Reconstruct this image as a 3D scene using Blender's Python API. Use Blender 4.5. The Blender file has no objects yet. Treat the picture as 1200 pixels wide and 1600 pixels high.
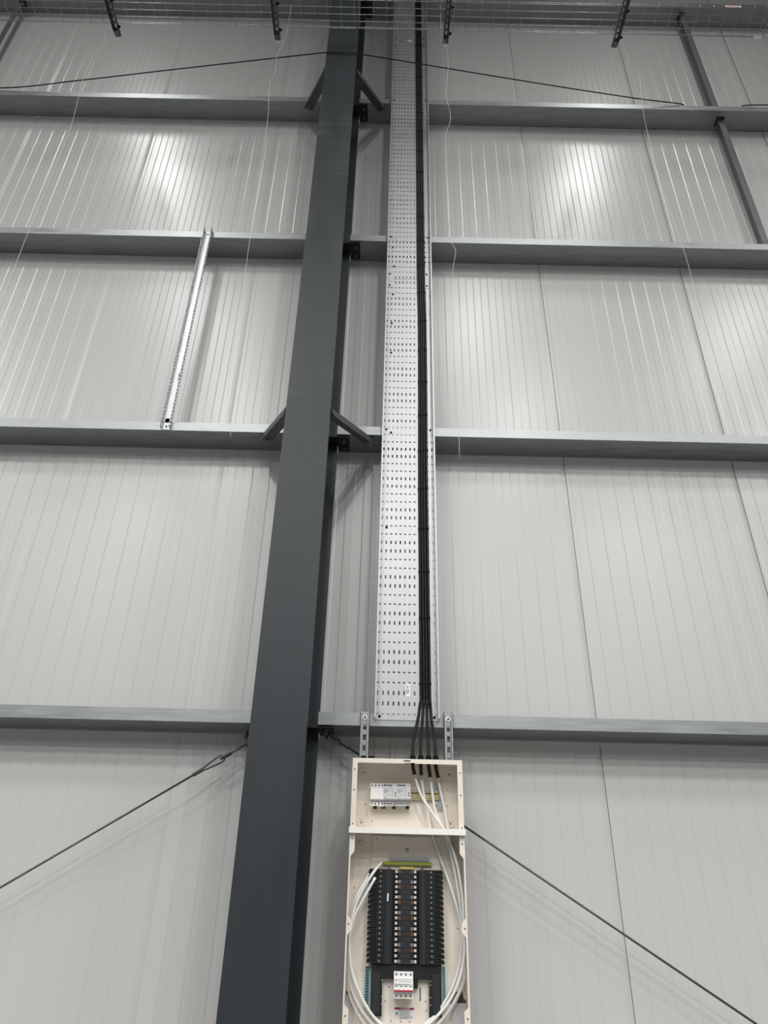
import bpy, bmesh, math, random
from mathutils import Vector, Matrix
random.seed(7)
sc = bpy.context.scene
C = sc.collection

# ------------------------------------------------------------------ camera
F_PX, CAM_Z = 1150.0, 1.55
_p, _r, _y = (math.radians(a) for a in (31.011, 1.3876, -0.1222))
FWD = Vector((math.sin(_y)*math.cos(_p), math.cos(_y)*math.cos(_p), math.sin(_p)))
_rt = Vector((math.cos(_y), -math.sin(_y), 0.0)); _up = _rt.cross(FWD)
RGT = _rt*math.cos(_r) + _up*math.sin(_r); UPV = _up*math.cos(_r) - _rt*math.sin(_r)
cam = bpy.data.cameras.new('camera'); camo = bpy.data.objects.new('camera', cam); C.objects.link(camo)
cam.sensor_fit = 'VERTICAL'; cam.sensor_height = 32.0; cam.lens = F_PX/1600.0*32.0
cam.clip_start = 0.05; cam.clip_end = 200
m = Matrix((RGT, UPV, -FWD)).transposed().to_4x4(); m.translation = Vector((0, 0, CAM_Z))
camo.matrix_world = m
sc.camera = camo

# ------------------------------------------------------------------ light
w = bpy.data.worlds.new('world'); sc.world = w; w.use_nodes = True
w.node_tree.nodes['Background'].inputs['Color'].default_value = (0.93, 0.97, 1.0, 1)
w.node_tree.nodes['Background'].inputs['Strength'].default_value = 0.07
LAMP_Z, LAMP_W = 10.45, 77.0
WALL = 3.569
def high_bay_or_fill(x, y, power):
    l = bpy.data.lights.new('high_bay_or_fill_light', 'AREA'); l.shape = 'RECTANGLE'; l.size = 0.35; l.size_y = 1.3
    l.energy = power; l.spread = math.radians(152); l.color = (1.0, 0.99, 0.972)
    o = bpy.data.objects.new('high_bay_or_fill_light', l); o.location = (x, y, LAMP_Z); C.objects.link(o)
for row, (dy, xs) in enumerate(((2.65, (-3.05, 2.5)), (5.3, (-7.5, -3.1, 1.3, 5.7)), (8.3, (-8.7, -3.05, 2.5, 8.1)),
                                (11.8, (-5.9, 0.1, 5.7)), (15.5, (-8.7, -3.05, 2.5, 8.1)), (20.0, (-5.9, 0.1, 5.7)), (24.5, (-8.7, -3.05, 2.5, 8.1)))):  # the two farthest rows are added fill, brightening the lower wall
    for x in xs: high_bay_or_fill(x, WALL - dy, LAMP_W*(0.52, 1.12, 2.7, 3.5, 4.2, 4.4, 3.6)[row])
sc.view_settings.view_transform = 'Standard'; sc.view_settings.look = 'None'
sc.view_settings.exposure = 0.12; sc.view_settings.gamma = 1.0; sc.view_settings.use_curve_mapping = False

# ------------------------------------------------------------------ helpers
def ray(px, py): return FWD + RGT*((px-600)/F_PX) + UPV*((800-py)/F_PX)
def at(px, py, d):                 # the point at depth d (metres from the camera towards the wall) seen at a photo pixel
    v = ray(px, py); v = v*(d/v.y); return Vector((v.x, d, v.z+CAM_Z))
def atz(px, py, z):
    v = ray(px, py); v = v*((z-CAM_Z)/v.z); return Vector((v.x, v.y, z))

def obj(name, me, mat=None, parent=None):
    o = bpy.data.objects.new(name, me); C.objects.link(o)
    if mat is not None and not me.materials: me.materials.append(mat)
    if parent is not None: o.parent = parent
    return o
def tag(o, label, cat, group=None, kind=None):
    if label: o['label'] = label
    if cat: o['category'] = cat
    if group: o['group'] = group
    if kind: o['kind'] = kind
    return o
def thing(name, label, cat, loc=(0, 0, 0), group=None):
    o = bpy.data.objects.new(name, None); o.empty_display_size = .05; C.objects.link(o); o.location = loc
    o['_org'] = tuple(loc)
    return tag(o, label, cat, group)
class MB:
    """collects world-space geometry; build() makes one mesh object, moved into the parent's frame"""
    def __init__(s): s.v = []; s.f = []; s.sm = []
    def add(s, vs, fs, smooth=False):
        b = len(s.v); s.v += [tuple(v) for v in vs]
        for f in fs: s.f.append(tuple(b+i for i in f)); s.sm.append(smooth)
        return s
    def box(s, a, b):
        x0, x1 = sorted((a[0], b[0])); y0, y1 = sorted((a[1], b[1])); z0, z1 = sorted((a[2], b[2]))
        return s.add([(x, y, z) for x in (x0, x1) for y in (y0, y1) for z in (z0, z1)],
                     [(0, 1, 3, 2), (4, 6, 7, 5), (0, 4, 5, 1), (2, 3, 7, 6), (0, 2, 6, 4), (1, 5, 7, 3)])
    def prism(s, pts, off):          # polygon (3d points) pushed along off
        n = len(pts); off = Vector(off); P = [Vector(p) for p in pts]
        return s.add(P+[p+off for p in P], [tuple(range(n))[::-1], tuple(range(n, 2*n))] +
                     [(i, (i+1) % n, n+(i+1) % n, n+i) for i in range(n)])
    def tube(s, pts, r, n=8, cap=True):
        P = [Vector(p) for p in pts]; R = r if isinstance(r, (list, tuple)) else [r]*len(P)
        vs = []; fs = []; t0 = (P[1]-P[0]).normalized()
        u = t0.cross(Vector((0, 0, 1)) if abs(t0.z) < .9 else Vector((1, 0, 0))).normalized()
        for i, p in enumerate(P):
            t = (P[min(i+1, len(P)-1)]-P[max(i-1, 0)]).normalized()
            u = (u-t*u.dot(t)).normalized(); w_ = t.cross(u)
            for k in range(n):
                a = 2*math.pi*k/n; vs.append(p+(u*math.cos(a)+w_*math.sin(a))*R[i])
        for i in range(len(P)-1):
            for k in range(n): fs.append((i*n+k, i*n+(k+1) % n, (i+1)*n+(k+1) % n, (i+1)*n+k))
        s.add(vs, fs, True)
        if cap:
            b = len(s.v)-len(vs); s.f.append(tuple(b+k for k in range(n))[::-1]); s.sm.append(False)
            s.f.append(tuple(b+(len(P)-1)*n+k for k in range(n))); s.sm.append(False)
        return s
    def cyl(s, a, b, r, n=14): return s.tube([a, b], r, n)
    def lathe(s, c, axis, prof, n=20):   # prof: (radius, offset along axis)
        axis = Vector(axis).normalized(); c = Vector(c)
        u = axis.cross(Vector((0, 0, 1)) if abs(axis.z) < .9 else Vector((1, 0, 0))).normalized(); w_ = axis.cross(u)
        vs = []; fs = []
        for r, h in prof:
            for k in range(n):
                a = 2*math.pi*k/n; vs.append(c+axis*h+(u*math.cos(a)+w_*math.sin(a))*r)
        for i in range(len(prof)-1):
            for k in range(n): fs.append((i*n+k, i*n+(k+1) % n, (i+1)*n+(k+1) % n, (i+1)*n+k))
        if prof[0][0] > 1e-6: fs.append(tuple(range(n))[::-1])
        if prof[-1][0] > 1e-6: fs.append(tuple((len(prof)-1)*n+k for k in range(n)))
        return s.add(vs, fs, False)
    def build(s, name, mat, parent=None):
        org = Vector((0, 0, 0)); q = parent
        while q is not None:
            if '_org' in q: org = org+Vector(q['_org'])
            q = q.parent
        me = bpy.data.meshes.new(name)
        me.from_pydata([tuple(Vector(v)-org) for v in s.v], [], s.f)
        me.polygons.foreach_set('use_smooth', s.sm)
        bm = bmesh.new(); bm.from_mesh(me); bmesh.ops.recalc_face_normals(bm, faces=bm.faces); bm.to_mesh(me); bm.free()
        return obj(name, me, mat, parent)
def spline(pts, n=8):              # Catmull-Rom through the points
    P = [Vector(p) for p in pts]; P = [P[0]*2-P[1]]+P+[P[-1]*2-P[-2]]; out = []
    for i in range(1, len(P)-2):
        a, b, c, d = P[i-1:i+3]
        for k in range(n):
            t = k/n; out.append(.5*((2*b)+(c-a)*t+(2*a-5*b+4*c-d)*t*t+(3*b-a-3*c+d)*t**3))
    out.append(P[-2]); return out
def holed(mb, x0, x1, z0, z1, rows, f):
    """sheet x0..x1 by z0..z1 with rectangular holes; rows = [(zc, h, [(xc, w), ...]), ...]; f maps (x, z) to 3d"""
    def quad(a, b, c, d):
        if b-a > 1e-6 and d-c > 1e-6: mb.add([f(a, c), f(b, c), f(b, d), f(a, d)], [(0, 1, 2, 3)])
    z = z0
    for zc, h, hs in sorted(rows):
        if zc-h/2 < z or zc+h/2 > z1: continue
        quad(x0, x1, z, zc-h/2); x = x0
        for xc, w_ in sorted(hs): quad(x, xc-w_/2, zc-h/2, zc+h/2); x = xc+w_/2
        quad(x, x1, zc-h/2, zc+h/2); z = zc+h/2
    quad(x0, x1, z, z1)
def solid(o, t, off=0):
    md = o.modifiers.new('thickness', 'SOLIDIFY'); md.thickness = t; md.offset = off; return o

# ------------------------------------------------------------------ materials (all procedural)
def mat(name, col, rough=.5, metal=0., spec=.5, var=0., vscale=(8, 8, 8), rvar=0., bump=0., bscale=None, detail=4, coat=0.):
    M = bpy.data.materials.new(name); M.use_nodes = True; nt = M.node_tree; N = nt.nodes; L = nt.links
    b = N['Principled BSDF']; b.inputs['Base Color'].default_value = (*col, 1); b.inputs['Roughness'].default_value = rough
    b.inputs['Metallic'].default_value = metal; b.inputs['Specular IOR Level'].default_value = spec
    if coat: b.inputs['Coat Weight'].default_value = coat; b.inputs['Coat Roughness'].default_value = .2
    if var or rvar or bump:
        tc = N.new('ShaderNodeTexCoord')
        def noise(scale):
            mp = N.new('ShaderNodeMapping'); mp.inputs['Scale'].default_value = scale; L.new(tc.outputs['Object'], mp.inputs['Vector'])
            n = N.new('ShaderNodeTexNoise'); n.inputs['Scale'].default_value = 1.; n.inputs['Detail'].default_value = detail
            L.new(mp.outputs[0], n.inputs['Vector']); return n
        n = noise(vscale)
        if var:
            r = N.new('ShaderNodeMapRange'); r.inputs[1].default_value = .25; r.inputs[2].default_value = .75
            r.inputs[3].default_value = 1-var; r.inputs[4].default_value = 1+var; L.new(n.outputs[0], r.inputs[0])
            mx = N.new('ShaderNodeVectorMath'); mx.operation = 'SCALE'; mx.inputs[0].default_value = col
            L.new(r.outputs[0], mx.inputs['Scale']); L.new(mx.outputs[0], b.inputs['Base Color'])
        if rvar:
            r = N.new('ShaderNodeMapRange'); r.inputs[1].default_value = .25; r.inputs[2].default_value = .75
            r.inputs[3].default_value = rough-rvar; r.inputs[4].default_value = rough+rvar; L.new(n.outputs[0], r.inputs[0])
            L.new(r.outputs[0], b.inputs['Roughness'])
        if bump:
            bn = noise(bscale or vscale); bp = N.new('ShaderNodeBump'); bp.inputs['Strength'].default_value = bump
            bp.inputs['Distance'].default_value = .01; L.new(bn.outputs[0], bp.inputs['Height']); L.new(bp.outputs[0], b.inputs['Normal'])
    return M
M = dict(
    panel=mat('white_coated_panel', (.575, .574, .566), .29, spec=.55, bump=.06, bscale=(9, 1, .35), detail=2),
    joint=mat('panel_joint_shadow', (.10, .10, .10), .8),  # dark colour stands in for the shadow gap at the panel joints
    floor=mat('concrete_floor', (.17, .17, .165), .45, var=.12, vscale=(1.5, 1.5, 1.5)),
    lining=mat('roof_lining', (.40, .40, .39), .6, var=.03, vscale=(2, 2, 2)),
    paint=mat('dark_grey_paint', (.028, .0355, .040), .42, spec=.32, var=.14, vscale=(6, 6, 1.6), rvar=.07, bump=.03, bscale=(40, 40, 10)),
    black_steel=mat('black_primer_steel', (.012, .013, .016), .5, var=.2, vscale=(20, 20, 20)),
    galv=mat('galvanised_steel', (.315, .332, .338), .42, metal=.65, var=.16, vscale=(5, 30, 55), rvar=.08, detail=6),
    galv_v=mat('galvanised_tray', (.44, .456, .462), .40, metal=.55, var=.07, vscale=(60, 60, 60), rvar=.06, detail=5),
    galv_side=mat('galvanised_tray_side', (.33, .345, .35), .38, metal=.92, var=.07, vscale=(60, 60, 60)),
    galv_d=mat('dull_galvanised_steel', (.14, .15, .15), .5, metal=.5, var=.15, vscale=(30, 30, 8)),
    zinc=mat('bright_zinc', (.72, .72, .71), .28, metal=.9),
    wire=mat('zinc_wire', (.42, .44, .45), .4, metal=.8),
    steel_rod=mat('dark_steel_rod', (.10, .10, .098), .42, metal=.6, var=.2, vscale=(40, 40, 40)),
    cable=mat('black_cable_sheath', (.007, .007, .0075), .5, spec=.3, bump=.05, bscale=(60, 60, 60)),
    tie=mat('black_nylon', (.005, .005, .005), .6, spec=.12),
    white_cable=mat('white_cable_sheath', (.86, .85, .83), .36, var=.04, vscale=(20, 20, 20)),
    string=mat('white_string', (.78, .77, .74), .7),
    cream=mat('cream_powder_coat', (.84, .775, .685), .42, var=.025, vscale=(12, 12, 12), bump=.03, bscale=(300, 300, 300)),
    cream_w=mat('pale_powder_coat', (.92, .90, .86), .38),
    hole=mat('dark_hole', (.02, .018, .016), .8),
    brown=mat('brown_knockout', (.075, .055, .042), .7),
    black=mat('black_moulding', (.007, .0075, .009), .42, var=.15, vscale=(60, 60, 60)),
    black2=mat('slate_black_moulding', (.014, .016, .021), .5),
    copper=mat('copper_contact', (.26, .115, .06), .36, metal=.75, var=.15, vscale=(200, 200, 200)),
    tin=mat('tinned_contact', (.25, .245, .24), .4, metal=.6),
    tip=mat('bright_tinned_tip', (.78, .77, .74), .35, metal=.4),
    white=mat('white_moulding', (.90, .90, .89), .35),
    light=mat('light_grey_moulding', (.66, .67, .675), .4),
    mid=mat('mid_grey_moulding', (.26, .265, .27), .45),
    red=mat('red_toggle', (.42, .02, .035), .35),
    darkred=mat('dark_red_print', (.27, .012, .03), .5),
    green=mat('green_flag', (.03, .12, .09), .5),
    ink=mat('grey_print', (.17, .17, .175), .6),
    pink=mat('pink_print', (.42, .28, .33), .6),
    paper=mat('label_paper', (.74, .73, .74), .5),
    brass=mat('yellow_passivated_rail', (.52, .46, .26), .38, metal=.6, var=.1, vscale=(40, 40, 40)),
    yellow=mat('yellow_plastic', (.58, .47, .12), .45),
    lime=mat('green_yellow_strip', (.30, .36, .035), .45),
    teal=mat('teal_neutral_bar', (.06, .26, .33), .45),
    lilac=mat('pale_grey_plate', (.55, .53, .55), .45),
)

def scuffs(M_, col, light):
    nt = M_.node_tree; N = nt.nodes; L = nt.links; b = N['Principled BSDF']; src = b.inputs['Base Color'].links[0].from_socket
    tc = N.new('ShaderNodeTexCoord'); f = []
    for sc_, lo, hi in (((3, 3, 22), .52, .72), ((1, 1, .55), .56, .66)):
        mp = N.new('ShaderNodeMapping'); mp.inputs['Scale'].default_value = sc_; L.new(tc.outputs['Object'], mp.inputs['Vector'])
        n = N.new('ShaderNodeTexNoise'); n.inputs['Scale'].default_value = 1.; n.inputs['Detail'].default_value = 6; L.new(mp.outputs[0], n.inputs['Vector'])
        r = N.new('ShaderNodeMapRange'); r.inputs[1].default_value = lo; r.inputs[2].default_value = hi; L.new(n.outputs[0], r.inputs[0]); f.append(r)
    m_ = N.new('ShaderNodeMath'); m_.operation = 'MULTIPLY'; L.new(f[0].outputs[0], m_.inputs[0]); L.new(f[1].outputs[0], m_.inputs[1])
    mx = N.new('ShaderNodeMix'); mx.data_type = 'RGBA'; L.new(m_.outputs[0], mx.inputs['Factor']); L.new(src, mx.inputs['A']); mx.inputs['B'].default_value = (*light, 1)
    L.new(mx.outputs['Result'], b.inputs['Base Color'])
scuffs(M['paint'], None, (.075, .082, .085))

# ------------------------------------------------------------------ the setting
RF = 3.400                                     # inner face of the side rails
Z_RAIL = [2.448, 4.110, 5.780, 7.453, 9.125]
TOP = 11.4
tag(MB().box((-9, -22, -.1), (9, 4.0, 0)).build('floor', M['floor']), None, None, kind='structure')
tag(MB().box((-9, -22, TOP), (9, 4.0, TOP+.1)).build('ceiling', M['lining']), None, None, kind='structure')
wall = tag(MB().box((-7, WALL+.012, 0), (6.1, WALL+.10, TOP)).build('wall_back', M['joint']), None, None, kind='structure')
def panel_mesh():
    e = .0016; x = -.5; pts = [(-.4985, .004), (-.4985, 0)]
    for i in range(10):
        pts += [(x+.022, 0), (x+.028, -e), (x+.072, -e), (x+.078, 0)]; x += .1
    pts += [(.483, 0), (.4985, .0038), (.5000, .004), (.5015, .004)]      # lapped edge running under the next panel
    vs = []; fs = []
    for px_, py_ in pts: vs += [(px_, py_, 0), (px_, py_, TOP)]
    for i in range(len(pts)-1): fs.append((2*i, 2*i+2, 2*i+3, 2*i+1))
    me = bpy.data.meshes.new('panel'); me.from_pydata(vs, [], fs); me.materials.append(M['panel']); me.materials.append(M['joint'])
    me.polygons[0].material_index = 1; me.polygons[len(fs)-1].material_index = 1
    return me
pm = panel_mesh()
for k in range(-7, 5):
    o = obj('panel', pm, None, wall); o.location = (1.048+.5+k, WALL, 0)

# ------------------------------------------------------------------ column
CX0, CX1, CF, CB = -.5167, -.2903, 2.936, 3.520
CC = (CX0+CX1)/2
col = thing('steel_column', 'dark grey painted steel I-section column running the full height of the wall', 'column', (CC, 3.228, 0))
MB().box((CX0, CF, 0), (CX1, CF+.020, TOP)).build('flange', M['paint'], col)
MB().box((CX0, CB-.020, 0), (CX1, CB, TOP)).build('flange', M['paint'], col)
MB().box((CC-.0065, CF+.020, 0), (CC+.0065, CB-.020, TOP)).build('web', M['paint'], col)
for z in Z_RAIL:
    for s in (-1, 1):
        E = lambda x: CC+s*(x-CC)
        pl = [(E(CC+.0065), RF+.012), (E(-.219), RF+.012), (E(-.219), RF+.150), (E(CX1+.002), RF+.150), (E(CX1+.002), CB-.021), (E(CC+.0065), CB-.021)]
        c = MB().prism([(x, y, z-.0105) for x, y in pl], (0, 0, .0095)).build('cleat', M['black_steel'], col)
        for yy in (RF+.045, RF+.118):
            b = MB(); b.lathe((E(-.250), yy, z-.0105), (0, 0, -1), [(.0125, 0), (.0125, .009), (.006, .0095), (.006, .024), (0, .024)], 6)
            b.build('bolt', M['galv_d'], c)

# ------------------------------------------------------------------ side rails (Z sections with a flat web)
RDEP, FLH = WALL-.0022-RF, .0588
def side_rail(x0, x1, z, label):
    t = thing('side_rail', label, 'rail', (x0 if x0 > -1 else x1, RF, z), 'galvanised side rails across the wall')
    MB().box((x0, RF, z), (x1, WALL-.004, z+.002)).build('web', M['galv'], t)
    f_ = MB(); f_.box((x0, RF, z+.002), (x1, RF+.002, z+FLH)); f_.box((x0, RF+.002, z+FLH-.002), (x1, RF+.014, z+FLH)); f_.build('inner_flange', M['galv'], t)
    MB().box((x0, WALL-.006, z-.010), (x1, WALL-.004, z)).build('outer_flange', M['galv'], t)
    return t
nth = ['lowest', 'second lowest', 'third lowest', 'fourth lowest', 'topmost']
for z, n_ in zip(Z_RAIL, nth):
    side_rail(-7., CX0-.003, z, 'galvanised side rail left of the dark column, %s of five' % n_)
    side_rail(CX1+.003, 6., z, 'galvanised side rail right of the dark column, %s of five' % n_)

# fly braces from the column to the rails
def brace(s, z, zc, label):
    a = Vector((CC+s*.298, RF+.045, z-.012)); b = Vector((CC+s*.082, CF+.024, zc))
    t = thing('knee_brace', label, 'brace', tuple(a), 'angle braces between column and side rails')
    d = (b-a).normalized(); side = Vector((0, 0, 1)).cross(d).normalized(); up = d.cross(side).normalized()
    if up.z < 0: up = -up
    if side.y > 0: side = -side
    a2 = a-d*.02; b2 = b; h = side*.036
    MB().prism([a2-h*.6, a2+h*.6, a2+d*.02+h, b2+h, b2-h, a2+d*.02-h], up*-.003).build('leg', M['galv_d'], t)
    MB().prism([a2+d*.035+h, a2+d*.045+h-up*.036, b2-d*.03+h-up*.036, b2+h], side*-.003).build('leg', M['galv_d'], t)
    for p in (a,):
        MB().lathe(p-up*.003, -up, [(.012, 0), (.012, .008), (.006, .0085), (.006, .026), (0, .026)], 6).build('bolt', M['zinc'], t)
brace(-1, Z_RAIL[1], 3.935, 'grey angle brace left of the column at the second lowest rail')
brace(1, Z_RAIL[1], 3.935, 'grey angle brace right of the column at the second lowest rail')
brace(-1, Z_RAIL[3], 7.115, 'grey angle brace left of the column at the fourth lowest rail')
brace(1, Z_RAIL[3], 7.115, 'grey angle brace right of the column at the fourth lowest rail')

# sag bars between rails
def sag_bar(x, za, zb, label):
    t = thing('sag_bar', label, 'bar', (x, RF+.085, za), 'sag bars between side rails')
    y = RF+.070; b = .024
    MB().box((x-b, y, za+.004), (x-b+.003, y+.048, zb-.004)).build('leg', M['galv_d'], t)
    MB().box((x-b+.003, y, za+.004), (x+b, y+.003, zb-.004)).build('leg', M['galv_d'], t)
    for zz, s in ((za+.004, 1), (zb-.001, -1)):
        pl = MB().box((x-.032, y-.02, zz), (x+.032, y+.06, zz+s*.004)).build('end_plate', M['black_steel'], t)
        MB().lathe((x+.008, y+.024, zz+s*.004), (0, 0, s), [(.011, 0), (.011, .009), (.0055, .009), (.0055, .022), (0, .022)], 6).build('bolt', M['zinc'], pl)
sag_bar(2.66, Z_RAIL[3], Z_RAIL[4], 'dull steel sag bar at the right between the two highest rails')
sag_bar(2.66, Z_RAIL[2], Z_RAIL[3], 'dull steel sag bar at the right edge below the fourth lowest rail')
sag_bar(-3.51, Z_RAIL[3], Z_RAIL[4], 'dull steel sag bar in the top left corner behind the mesh basket')

# diagonal bracing rods with turnbuckles
def bracing_rod(a, b, label, tb0, tb1, side):
    a, b = Vector(a), Vector(b); d = (b-a).normalized(); t = thing('bracing_rod', label, 'bracing rod', tuple(a), 'diagonal wall bracing rods')
    n = d.cross(Vector((0, 1, 0))).normalized()
    p0, p1 = a+d*tb0, a+d*tb1
    MB().cyl(a, p0+d*.02, .0047, 10).build('rod', M['steel_rod'], t)
    MB().cyl(p1-d*.02, b, .0047, 10).build('rod', M['steel_rod'], t)
    tb = MB(); L_ = tb1-tb0
    for s in (-1, 1):
        tb.tube(spline([p0+n*s*.004, p0+d*L_*.10+n*s*.014, p0+d*L_*.35+n*s*.013, p0+d*L_*.8+n*s*.006, p1+n*s*.003], 5), .0042, 8)
    tb.lathe(p0-d*.035, d, [(.0095, 0), (.0095, .04)], 6); tb.lathe(p1-d*.012, d, [(.009, 0), (.009, .045)], 6)
    tb.build('turnbuckle', M['steel_rod'], t)
    br = MB(); e = a-d*.01
    br.box((e.x-.012, e.y-.02, e.z-.014), (e.x+.012, e.y+.02, e.z+.014))
    wx = CC+side*.008
    br.box((min(e.x, wx), e.y+.01, e.z+.016), (max(e.x, wx), e.y+.018, e.z+.056))
    br.prism([(e.x-.018, e.y-.02, e.z+.016), (e.x-.018, e.y+.018, e.z+.016), (e.x-.018, e.y+.018, e.z+.056), (e.x-.018, e.y-.02, e.z+.05)], (.006, 0, 0))
    if side < 0:
        for u, v in (((391, 1142.5), (380.5, 1149.5)), ((380.5, 1149.5), (386.5, 1164)), ((387.5, 1155), (386, 1166))):
            br.prism([at(u[0]-.9, u[1]-.5, 3.455), at(u[0]+.9, u[1]+.5, 3.455), at(v[0]+.9, v[1]+.5, 3.455), at(v[0]-.9, v[1]-.5, 3.455)], (0, .035, 0))
    br.build('bracket', M['black_steel'], t)
L0, L1 = at(386, 1162, 3.46), at(0, 1387, 3.46)
bracing_rod(L0, L0+(L1-L0)*2.2, 'dark bracing rod with turnbuckle slanting down left of the column', .115, .235, -1)
R0, R1 = at(509, 1144, 3.46), at(1180, 1599, 3.46)
bracing_rod(R0, R0+(R1-R0)*1.6, 'dark bracing rod slanting down right behind the open distribution board', .055, .095, 1)

# ------------------------------------------------------------------ cable tray up the wall
TX0, TX1, TH = -.028, .270, .046
SX = [-.0159+.0247*k for k in range(12)]
def tray_section(z0, z1, label, fix):
    t = thing('cable_tray', label, 'cable tray', ((TX0+TX1)/2, RF, z0), 'perforated tray sections up the wall')
    rows = []; i = 0
    while True:
        z = 2.502+.0503*i
        if z > z1-.012: break
        if z > z0+.012: rows.append((z, .0195 if i % 4 in (1, 2) else .0076, [(x, .0080 if i % 4 in (1, 2) else .0112) for x in SX]))
        i += 1
    b = MB(); holed(b, TX0, TX1, z0, z1, rows, lambda x, z: (x, RF-.0018, z))
    solid(b.build('tray_bed', M['galv_v'], t), .0014)
    for x, s in ((TX0, 1), (TX1, -1)):
        fl = MB(); fr = []; z = z0+.03
        while z < z1-.02:
            fr.append((z, .014, [(RF-.015, .006), (RF-.034, .006)])); z += .0252
        holed(fl, RF-TH, RF-.0018, z0, z1, fr, lambda y, z: (x, y, z))
        solid(fl.build('side_flange', M['galv_side'], t), .0014)
        MB().box((x, RF-TH-.001, z0), (x+s*.007, RF-TH+.0012, z1)).build('return_edge', M['galv_v'], t)
    for zz in fix:
        for xx in (TX0+.023, TX1-.022):
            MB().lathe((xx, RF-.003, zz), (0, -1, 0), [(.0062, 0), (.0062, .0025), (.004, .004), (0, .004)], 10).build('screw', M['tie'], t)
    return t
t1 = tray_section(2.476, 5.40, 'lowest section of galvanised perforated cable tray, ending above the open board', (2.492, 4.150))
t2 = tray_section(5.402, 8.40, 'middle section of galvanised perforated cable tray, crossing the third rail', (5.822, 7.50))
t3 = tray_section(8.402, TOP-.02, 'topmost section of galvanised perforated cable tray, behind the mesh basket', (9.16,))
for t, z in ((t1, 5.395), (t2, 8.39)):       # joint plates with their bolts
    for xa, xb in ((TX0+.003, TX0+.040), (TX1-.060, TX1-.003)):
        j = MB().box((xa, RF-.0042, z-.075), (xb, RF-.0028, z+.075)).build('joint_plate', M['galv_v'], t)
        for dz in (-.055, .055):
            MB().lathe(((xa+xb)/2, RF-.0042, z+dz), (0, -1, 0), [(.006, 0), (.006, .004), (0, .005)], 10).build('bolt', M['tie'], j)
for px_, py_ in ((604, 824), (611, 676), (614, 386.5), (616, 416), (614, 460), (612, 505), (611, 551)):
    p = at(px_, py_, RF-.003)
    MB().lathe(p, (0, -1, 0), [(.0065, 0), (.0065, .003), (0, .004)], 10).build('bolt', M['tie'], t1 if p.z < 5.4 else t2)
p = at(640, 64, RF-.003); MB().box(p-Vector((.018, .0006, .016)), p+Vector((.018, .0004, .016))).build('sticker', M['paper'], t3)
p = at(637.5, 1079, RF-.003)
st = MB().box(p-Vector((.011, .0006, .030)), p+Vector((.011, .0004, .034))).build('sticker', M['white'], t1)
b = MB()
for k in range(5):
    for q in range(3):
        if random.random() < .65: b.box((p.x-.008+.005*q, p.y-.0012, p.z-.014+.004*k), (p.x-.0045+.005*q, p.y-.0006, p.z-.0115+.004*k))
for k in range(4): b.box((p.x-.006, p.y-.0012, p.z+.010+.004*k), (p.x+.004-.002*(k % 2), p.y-.0006, p.z+.0115+.004*k))
b.build('print', M['ink'], st)

# narrow tray offcut bridging two rails, left of the column
t = thing('narrow_cable_tray', 'narrow perforated galvanised tray offcut bridging two rails left of the column', 'cable tray', (-1.275, RF, 4.12))
xa, xb, z0, z1, dep = -1.300, -1.249, Z_RAIL[1]+.001, Z_RAIL[2]+FLH+.012, .036
rows = [(z0+.055+.1*k, .005, [(xa+.010, .008), (xb-.010, .008)]) for k in range(17)]
b = MB(); holed(b, xa, xb, z0, z1-.022, rows, lambda x, z: (x, RF-.0018, z)); solid(b.build('tray_bed', M['galv_v'], t), .0014)
for x in (xa, xb):
    b = MB(); holed(b, RF-dep, RF-.0018, z0, z1, [(z0+.03+.027*k, .014, [(RF-.019, .014)]) for k in range(62)], lambda y, z: (x, y, z))
    solid(b.build('side_flange', M['galv_side'], t), .0014)
cx = (xa+xb)/2
for zz in (z0+.022, z1-.045): MB().lathe((cx, RF-.003, zz), (0, -1, 0), [(.005, 0), (.005, .004), (0, .005)], 10).build('screw', M['tie'], t)
b = MB(); b.lathe((cx, RF-.003, z0+.066), (0, -1, 0), [(.0095, 0), (.0155, 0), (.0155, .0008), (.0095, .0008), (.0095, 0)], 20); b.build('drawn_ring', M['tie'], t)
b = MB(); b.box((cx+.006, RF-.0036, z0+.40), (cx+.016, RF-.003, z0+.425)); b.box((cx+.006, RF-.0036, z0+.375), (cx+.012, RF-.003, z0+.39)); b.build('print', M['ink'], t)

# ------------------------------------------------------------------ the two strut uprights carrying the board
def strut_upright(xc, label):
    zt, zb = Z_RAIL[0]+.0640, 1.10
    t = thing('strut_channel', label, 'strut', (xc, RF, zb), 'slotted strut uprights behind the board')
    b = MB(); holed(b, xc-.0205, xc+.0205, zb, zt, [(zt-.070-.047*k, .026, [(xc, .014)]) for k in range(28)], lambda x, z: (x, RF-.0022, z))
    solid(b.build('slotted_back', M['galv'], t), .002)
    for s in (-1, 1):
        e = MB(); e.box((xc+s*.0205, RF-.0212, zb), (xc+s*.0185, RF-.001, zt)); e.box((xc+s*.0205, RF-.0212, zb), (xc+s*.0125, RF-.0192, zt)); e.box((xc+s*.0145, RF-.0192, zb), (xc+s*.0125, RF-.013, zt))
        e.build('side_lip', M['galv'], t)
    wsh = MB().lathe((xc, RF-.004, zt-.027), (0, -1, 0), [(.0118, 0), (.0118, .003)], 20).build('washer', M['zinc'], t)
    MB().lathe((xc, RF-.007, zt-.027), (0, -1, 0), [(.0055, 0), (.0055, .005), (.003, .0052), (.003, .003), (0, .003)], 6).build('screw', M['steel_rod'], wsh)
sx0, sx1 = at(571, 1105, 3.39).x, at(700, 1108, 3.39).x
strut_upright(sx0, 'slotted strut upright above the board, left of the cable tray')
strut_upright(sx1, 'slotted strut upright above the board, right of the cable tray')

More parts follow.
